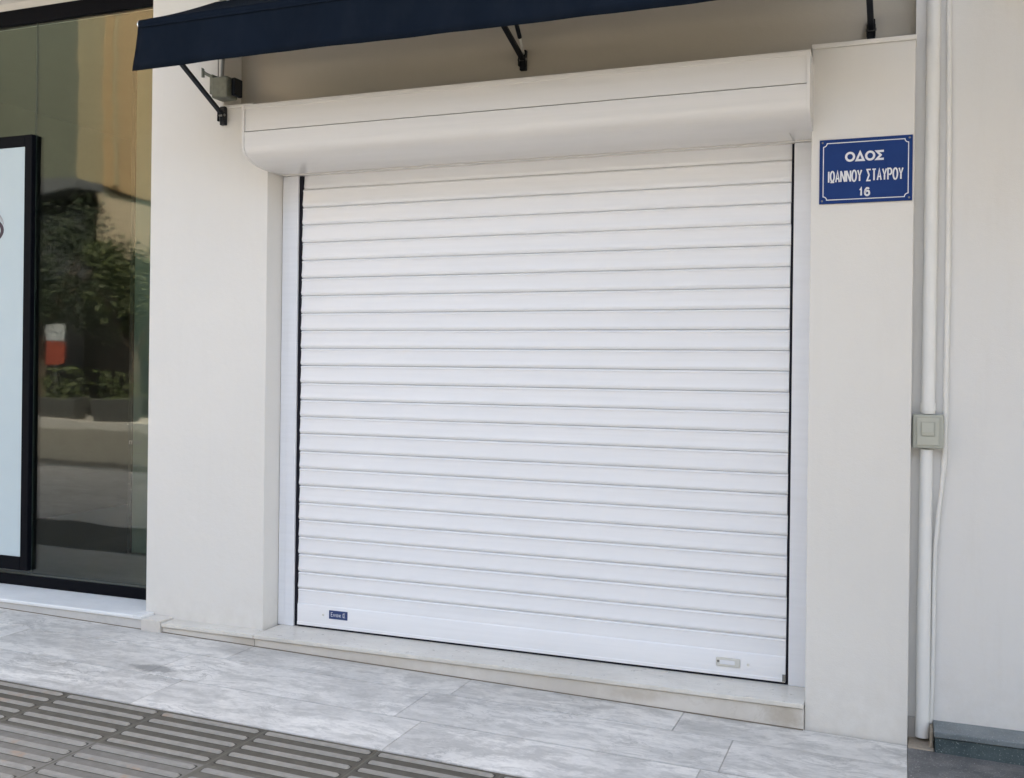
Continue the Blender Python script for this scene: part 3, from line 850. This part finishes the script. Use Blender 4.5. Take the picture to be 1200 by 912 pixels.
# ------------------------------------------------------------------ awning
aw = thing('awning', 'dark navy fabric awning with hanging valance above the shutter', 'awning', (1.15, -.3, 3.1))
AX0, AX1 = -.420, 2.74
BY, BZ = -.672, 2.893
nseg = 90
def cloth(prof, name, thick=.0016, wav=0.0, seed=1, flare=True):
    """prof = list of (y,z,amp) rows; rippled sheet along x"""
    rg = random.Random(seed); ph = [rg.uniform(0, 6.28) for _ in range(4)]
    bm = bmesh.new(); rows = []
    for (y, z, amp) in prof:
        r = []
        for i in range(nseg + 1):
            u = i / nseg; x = AX0 + (AX1 - AX0) * u
            dy = amp * (math.sin(x * 5.1 + ph[0]) * .5 + math.sin(x * 11.3 + ph[1]) * .3 + math.sin(x * 23 + ph[2]) * .2)
            dz = amp * .30 * math.sin(x * 3.7 + ph[3])
            xo = x
            if flare and i < 6: xo -= amp * 3.0 * (1 - i / 6)
            r.append(bm.verts.new((xo, y + dy, z + dz)))
        rows.append(r)
    for a, b in zip(rows, rows[1:]):
        for i in range(nseg): bm.faces.new((a[i], a[i+1], b[i+1], b[i]))
    o = child(aw, name, bm, M['fabric'], smooth=True)
    md = o.modifiers.new('thick', 'SOLIDIFY'); md.thickness = thick
    return o
pr = []
for k in range(13):
    u = k / 12
    pr.append((-.16 + (BY - .01 + .16) * u, 3.172 + (BZ + .020 - 3.172) * u - .008 * math.sin(u * math.pi), .004 * math.sin(u * math.pi)))
cloth(pr, 'cover', seed=2)
cloth([(BY - .015, BZ + .018, .0), (BY - .022, BZ + .004, .0006), (BY - .023, BZ - .014, .0012), (BY - .0235, BZ - .060, .003), (BY - .028, BZ - .12, .005), (BY - .034, BZ - .17, .007), (BY - .038, BZ - .208, .008)], 'valance', seed=5)
cloth([(BY - .0262, BZ - .010, .0008), (BY - .0270, BZ - .020, .0012)], 'hem_seam', seed=5, flare=False)
bm = bmesh.new(); cyl(bm, (AX0 - .004, BY, BZ), (AX1 + .004, BY, BZ), .019, n=20); child(aw, 'front_bar', bm, M['arm'], smooth=False)
bm = bmesh.new(); cyl(bm, (AX0 - .012, BY - .002, BZ + .002), (AX0 - .004, BY - .002, BZ + .002), .018, .021, 20); cyl(bm, (AX0 - .018, BY - .002, BZ + .002), (AX0 - .012, BY - .002, BZ + .002), .011, .018, 20)
child(aw, 'end_cap', bm, M['chrome'])
bm = bmesh.new(); prism_x(bm, [(-.137, 3.180), (-.200, 3.176), (-.232, 3.195), (-.245, 3.240), (-.225, 3.290), (-.137, 3.300)], AX0 + .01, AX1)
child(aw, 'cassette', bm, M['cassette'], bev=.004)
def arm(px, wallY, zp, slim=False, dx=0.0):
    bm = bmesh.new(); bar(bm, (px, wallY - .012, zp), (px + dx, BY + .010, BZ - .012), .024, .016)
    a_ = child(aw, 'arm', bm, M['arm'], bev=.003)
    bm = bmesh.new(); box(bm, px - .015, px + .015, wallY - .022, wallY - .0004, zp - .045, zp + .045)
    box(bm, px - .017, px - .0125, wallY - .040, wallY - .022, zp - .03, zp + .02); box(bm, px + .0125, px + .017, wallY - .040, wallY - .022, zp - .03, zp + .02)
    child(aw, 'wall_bracket', bm, M['arm'], bev=.002)
    bm = bmesh.new(); cyl(bm, (px - .021, wallY - .028, zp), (px + .021, wallY - .028, zp), .006, n=10); child(aw, 'pivot_pin', bm, M['steel'])
arm(-.372, PLf, 2.608)
arm(1.146, 0.0, 2.772, dx=.06)
arm(2.622, 0.0, 2.745)
bm = bmesh.new(); tube(bm, [(1.226, -.40, 2.925), (1.212, -.30, 2.868), (1.199, -.20, 2.812)], .0095, 8); child(aw, 'tension_rod', bm, M['arm'])
bm = bmesh.new(); tube(bm, [(1.198, -.195, 2.810), (1.180, -.12, 2.790), (1.160, -.05, 2.792)], .006, 8); child(aw, 'tension_spring', bm, M['lock'])
# crank gear on the ledge
bm = bmesh.new(); box(bm, -.382, -.290, -.235, -.150, 2.676, 2.778)
gb = child(aw, 'crank_gearbox', bm, M['zinc'], bev=.008, seg=2)
def gch(name, bm, mat, **k):
    o = obj(name, bm, mat, None, **k); o.parent = gb; return o
bm = bmesh.new(); box(bm, -.289, -.268, -.205, -.142, 2.690, 2.775); gch('mounting_flange', bm, M['arm'], bev=.003)
bm = bmesh.new(); box(bm, -.402, -.383, -.225, -.155, 2.700, 2.795); gch('side_plate', bm, M['zinc'], bev=.003)
bm = bmesh.new(); tube(bm, [(-.398, -.19, 2.785), (-.425, -.195, 2.800), (-.448, -.20, 2.812), (-.457, -.205, 2.835), (-.455, -.205, 2.792)], .008, 8); gch('hook', bm, M['zinc'])
bm = bmesh.new(); tube(bm, [(-.355, -.19, 2.775), (-.342, -.20, 2.86), (-.332, -.19, 3.05), (-.330, -.18, 3.18)], .008, 8); gch('drive_rod', bm, M['steel'])
bm = bmesh.new(); tube(bm, [(-.400, -.16, 2.80), (-.405, -.155, 2.93), (-.405, -.15, 3.10)], .003, 6); gch('cord', bm, M['steel'])

# ------------------------------------------------------------------ neighbour building on the right
nb = thing('neighbour_building', 'plain grey white building wall on dark granite plinth at the right edge', 'building', (4.0, 0, 0))
bm = bmesh.new(); box(bm, 2.7868, 25, -.1085, .30, -.05, 10.4); child(nb, 'wall', bm, M['wall2'], bev=.0)
bm = bmesh.new(); box(bm, 2.95, 24, -2.3, -.109, 2.94, 3.10); child(nb, 'added_shade_slab', bm, M['wall2'], bev=.01)  # unseen overhang added to block sky light from the upper wall
bm = bmesh.new(); box(bm, 2.7872, 2.862, -.118, .0, -.05, .077); child(nb, 'skirting', bm, M['skirting'], bev=.002)
for xa, xb in ((2.881, 3.78), (3.783, 4.9), (4.903, 6.2)):
    bm = bmesh.new(); box(bm, xa, xb, -.243, -.109, -.05, .052); child(nb, 'plinth_stone', bm, M['granite'], bev=.003)
    bm = bmesh.new(); box(bm, xa - .004, xb - .004, -.250, -.109, .053, .0735); child(nb, 'plinth_cap', bm, M['granite_top'], bev=.003, seg=2)
bm = bmesh.new(); box(bm, 2.8635, 2.8755, -.205, -.109, -.03, .060); child(nb, 'cement_fillet', bm, M['cement'], bev=.003)

# pipe, cable, switch box
pp = thing('downpipe', 'white painted vertical pipe running down the corner beside the right pillar', 'pipe', (2.841, -.130, GZ(2.84)))
bm = bmesh.new(); tube(bm, [(2.851, -.131, 3.6), (2.8490, -.131, 2.75), (2.8480, -.131, 2.17), (2.8455, -.131, 1.235)], .0245, 20)
o = child(pp, 'upper_pipe', bm, M['pipe']); smooth_by_angle(o, 40)
bm = bmesh.new(); tube(bm, [(2.8415, -.131, 1.10), (2.8400, -.131, .60), (2.8390, -.131, .585), (2.8385, -.131, .012)], [.0235, .0235, .0245, .0250], 20)
o = child(pp, 'lower_pipe', bm, M['pipe']); smooth_by_angle(o, 40)
bm = bmesh.new(); cyl(bm, (2.8457, -.131, 1.245), (2.8455, -.131, 1.275), .0275, n=20); o = child(pp, 'coupling', bm, M['pipe']); smooth_by_angle(o, 40)
bm = bmesh.new(); cyl(bm, (2.8386, -.131, .50), (2.8385, -.131, .505), .0262, n=20); o = child(pp, 'coupling', bm, M['pipe']); smooth_by_angle(o, 40)

bx = thing('switch_box', 'small grey plastic switch box on the pipe', 'switch box', (2.846, -.17, 1.17))
bm = bmesh.new(); box(bm, 2.791, 2.900, -.168, -.090, 1.105, 1.232); child(bx, 'housing', bm, M['switchbox'], bev=.005, seg=2)
bm = bmesh.new(); box(bm, 2.806, 2.884, -.172, -.1685, 1.117, 1.219); child(bx, 'cover', bm, M['switchbox_lid'], bev=.002, seg=2)
bm = bmesh.new(); box(bm, 2.820, 2.870, -.1735, -.1722, 1.150, 1.206); child(bx, 'switch_surround', bm, M['switchbox'], bev=.0008)
bm = bmesh.new(); prism_x(bm, [(-.1737, 1.154), (-.1737, 1.202), (-.1775, 1.202), (-.1800, 1.168), (-.1775, 1.154)], 2.824, 2.866); child(bx, 'rocker', bm, M['switchbox_lid'], bev=.001)

cb = bmesh.new()
tube(cb, [(2.903, -.118, 3.6), (2.902, -.118, 2.75), (2.907, -.118, 2.3), (2.909, -.118, 1.84), (2.9075, -.118, 1.35), (2.906, -.118, 1.09), (2.904, -.119, 1.03)], .0100, 10)
tube(cb, [(2.902, -.120, 1.032), (2.897, -.122, .96), (2.886, -.122, .86), (2.877, -.122, .74), (2.8735, -.122, .60), (2.873, -.122, .40), (2.871, -.121, .22), (2.868, -.119, .10), (2.866, -.117, .062)], .0078, 10)
tube(cb, [(2.9045, -.1185, 1.075), (2.9020, -.1195, 1.015)], .0105, 10)
co = obj('cable', cb, M['cable']); smooth_by_angle(co, 50)
tag(co, 'thin white painted cable running down the wall right of the pipe', 'cable')

# ------------------------------------------------------------------ across the street (seen as reflections in the shop glass)
ap = thing('apartment_building', 'tan apartment block across the street seen reflected in the shop glass', 'building', (-18, -16, 0))
FY, FX = -12.2, -13.5
bm = bmesh.new(); box(bm, -26, FX - .02, -24, FY - .02, 5.0, 16); child(ap, 'upper_storeys', bm, M['greygreen'])
bm = bmesh.new(); box(bm, FX - .019, FX, -12.9, FY, 5.16, 16); child(ap, 'corner_strip', bm, M['tan2'])
bm = bmesh.new(); box(bm, FX - .019, FX + .04, -24, -12.901, 5.16, 16); child(ap, 'side_wall', bm, M['tan'])
bm = bmesh.new(); box(bm, -26, FX - .3, -24, FY - .5, -.3, 5.0); child(ap, 'shopfront', bm, M['shopdark'])
bm = bmesh.new(); box(bm, -26, FX + .3, FY - .4, FY + .35, 4.96, 5.15); child(ap, 'canopy_slab', bm, M['greypanel'])
bm = bmesh.new(); box(bm, FX, FX + .12, -22, -12.75, 3.72, 5.0); child(ap, 'sign_panel', bm, M['cream'])
bm = bmesh.new(); box(bm, -16.0, FX - .2, FY - .49, FY - .35, 3.2, 4.7); child(ap, 'sign_panel', bm, M['greypanel'])
bm = bmesh.new()
box(bm, -.55, .55, -.04, .04, -.7, .7)
w1 = child(ap, 'window', bm, M['far_glass'], bev=.01); w1.location = (0, 0, 0)
sp_ = [(x, z) for x in (-24, -21.5, -19, -16.5) for z in (7.0, 10.0, 13.0)]
for k, (x, z) in enumerate(sp_):
    o = w1 if k == 0 else w1.copy()
    if k: C.objects.link(o)
    o.location = (x, FY, z)
for k, (y, z) in enumerate(((-15.5, 9.0), (-15.5, 12), (-19, 9), (-19, 12))):
    o = w1.copy(); C.objects.link(o); o.location = (FX + .04, y, z); o.rotation_euler.z = math.pi / 2
bm = bmesh.new(); box(bm, FX + .04, FX + .45, -14.75, -14.45, 7.0, 7.25); child(ap, 'wall_lamp', bm, M['black'], bev=.04)
bm = bmesh.new(); cyl(bm, (FX + .10, -13.15, 5.2), (FX + .10, -13.15, 16), .05, n=10); child(ap, 'drainpipe', bm, M['tan2'])
for zz in (7.9, 10.9):
    bm = bmesh.new(); box(bm, -25.5, -16.4, FY, FY + 1.0, zz - 1.35, zz - 1.20); box(bm, -25.5, -16.4, FY + .94, FY + .98, zz - 1.19, zz - .25); child(ap, 'balcony', bm, M['greypanel'])
# second block, to the right of the side street
ap2 = thing('corner_building', 'low pale rendered building across the street behind the camera', 'building', (0, -16, 0))
bm = bmesh.new(); box(bm, -10.0, 24, -24, FY, -.4, 6.8); child(ap2, 'wall', bm, M['greypanel'])
w2 = None
for x in range(-8, 24, 3):
    for z in (2.0, 5.3):
        if w2 is None:
            bm = bmesh.new(); box(bm, -.8, .8, -.03, .05, -.9, .9); w2 = child(ap2, 'window', bm, M['far_glass'], bev=.01); o = w2
        else: o = w2.copy(); C.objects.link(o)
        o.location = (x, FY + .02, z)

def tree(loc, h, r, leafmat, seed, label, n=6500):
    rg = random.Random(seed)
    t = thing('street_tree', label, 'tree', (loc[0], loc[1], GZ(loc[0])))
    bm = bmesh.new()
    cyl(bm, (0, 0, -.1), (.05, .03, h * .45), .11, .075, 10)
    for k in range(6):
        a = k * 1.05 + rg.random()
        tube(bm, [(.05, .03, h * .40), (.3 * r * math.cos(a), .3 * r * math.sin(a), h * .58), (.7 * r * math.cos(a), .7 * r * math.sin(a), h * .75)], [.055, .04, .015], 6)
    o = obj('trunk', bm, M['bark'], t)
    bm = bmesh.new()
    cl = [(rg.uniform(-.65, .65) * r, rg.uniform(-.65, .65) * r, h * rg.uniform(.45, .95), r * rg.uniform(.25, .5)) for _ in range(16)]
    for i in range(n):
        c = rg.choice(cl)
        d = Vector((rg.gauss(0, 1), rg.gauss(0, 1), rg.gauss(0, 1))).normalized() * c[3] * rg.uniform(.5, 1.05)
        p = Vector(c[:3]) + d
        s = rg.uniform(.030, .055)
        q = Vector((rg.gauss(0, 1), rg.gauss(0, 1), rg.gauss(0, 1) + .6)).normalized().to_track_quat('Z', 'Y')
        vs = [bm.verts.new(p + q @ Vector(w)) for w in ((-s, 0, 0), (0, -s * .55, 0), (s, 0, 0), (0, s * .55, 0))]
        bm.faces.new(vs)
    obj('crown', bm, leafmat, t)
    return t
tree((-13.4, -11.2), 4.2, 1.5, M['leaf'], 1, 'dark leaved street tree before the dark shopfront, reflected in glass')
tree((-11.2, -11.3), 3.4, 1.1, M['leaf2'], 2, 'lighter green young tree at the side street corner, reflected in glass')
tree((-16.6, -11.2), 5.0, 1.8, M['leaf'], 3, 'tall dark tree farthest along the opposite pavement')

def car(x, y, mat, label, flip=False):
    t = thing('parked_car', label, 'car', (x, y, GZ(x) - .14))
    prof = [(-2.05, .30), (-2.10, .62), (-2.00, .80), (-1.15, .92), (-.55, 1.38), (.85, 1.42), (1.60, 1.00), (2.02, .92), (2.08, .55), (2.02, .28)]
    bm = bmesh.new()
    lo = [(p[0], p[1]) for p in prof]
    rows = []
    for yy, s in ((-.84, 1), (-.80, 1), (.80, 1), (.84, 1)):
        r = []
        for (px, pz) in lo:
            inset = .16 * max(0, (pz - .95) / .45)
            r.append(bm.verts.new((px, (abs(yy) - inset) * (1 if yy > 0 else -1), pz)))
        rows.append(r)
    n = len(lo)
    for a, b in zip(rows, rows[1:]):
        for i in range(n): bm.faces.new((a[i], a[(i+1) % n], b[(i+1) % n], b[i]))
    bm.faces.new(rows[0]); bm.faces.new(rows[-1][::-1])
    obj('body', bm, mat, t, bev=.03, seg=2)
    for s in (-1, 1):
        bm = bmesh.new()
        q = [(-1.02, .96), (-.50, 1.32), (.80, 1.35), (1.38, 1.02)]
        f = [bm.verts.new((px, s * (.86 - .16 * max(0, (pz - .95) / .45)), pz)) for px, pz in q]; g = [bm.verts.new((px, s * (.82 - .16 * max(0, (pz - .95) / .45)), pz)) for px, pz in q]
        bm.faces.new(f); bm.faces.new(g)
        for i in range(4): bm.faces.new((f[i], f[(i+1) % 4], g[(i+1) % 4], g[i]))
        obj('side_window', bm, M['far_glass'], t)
    for wx in (-1.3, 1.3):
        for s in (-1, 1):
            bm = bmesh.new(); cyl(bm, (wx, s * .68, .31), (wx, s * .87, .31), .31, n=24); w = obj('wheel', bm, M['tyre'], t, bev=.02)
            bm = bmesh.new(); cyl(bm, (wx, s * .86, .31), (wx, s * .885, .31), .19, .17, n=16); obj('rim', bm, M['hub'], w)
    for s in (-1, 1):
        bm = bmesh.new(); box(bm, -2.11, -2.0, s * .62 - .16, s * .62 + .16, .62, .74); obj('headlight', bm, M['lamp'], t, bev=.02)
    return t
car(-17.2, -9.4, M['car_a'], 'grey car parked across the road farther along the far kerb')
car(-6.2, -9.4, M['car_b'], 'black car parked across the road nearest to the shop')
for k, (x, lab) in enumerate(((-14.15, 'white planter box at the far kerb, leftmost in the reflection'), (-12.4, 'white planter box in the middle at the far kerb'), (-11.1, 'white planter box at the far kerb by the side street'))):
    pl = thing('planter', lab, 'planter', (x, -10.75, GZ(x)), 'planters along the far kerb')
    bm = bmesh.new()
    v = box(bm, -.5, .5, -.2, .2, 0, .48)
    for q in v[:4]: q.co.x *= .85; q.co.y *= .8
    obj('pot', bm, M['riser_dark'], pl, bev=.02)
    bm = bmesh.new(); rg = random.Random(k)
    for i in range(260):
        pp_ = Vector((rg.uniform(-.48, .48), rg.uniform(-.2, .2), .46 + rg.random() ** 2 * .55)); q = Vector((rg.gauss(0,1), rg.gauss(0,1), rg.gauss(0,1))).normalized().to_track_quat('Z', 'Y'); s_ = rg.uniform(.03, .07)
        bm.faces.new([bm.verts.new(pp_ + q @ Vector(w)) for w in ((-s_, 0, 0), (0, -s_ * .5, 0), (s_, 0, 0), (0, s_ * .5, 0))])
    obj('leaves', bm, M['leaf2'], pl)
bn = thing('advertising_banner', 'small red and white banner on a post across the street', 'banner', (-12.55, -10.9, .2))
bm = bmesh.new(); cyl(bm, (-12.72, -10.9, .1), (-12.72, -10.9, 2.2), .025, n=10); child(bn, 'post', bm, M['steel'])
bm = bmesh.new(); box(bm, -12.95, -12.5, -10.87, -10.85, 1.80, 2.15); child(bn, 'upper_panel', bm, M['banner_white'])
bm = bmesh.new(); box(bm, -12.95, -12.5, -10.87, -10.85, 1.35, 1.795); child(bn, 'lower_panel', bm, M['red'])

bpy.context.view_layer.update()
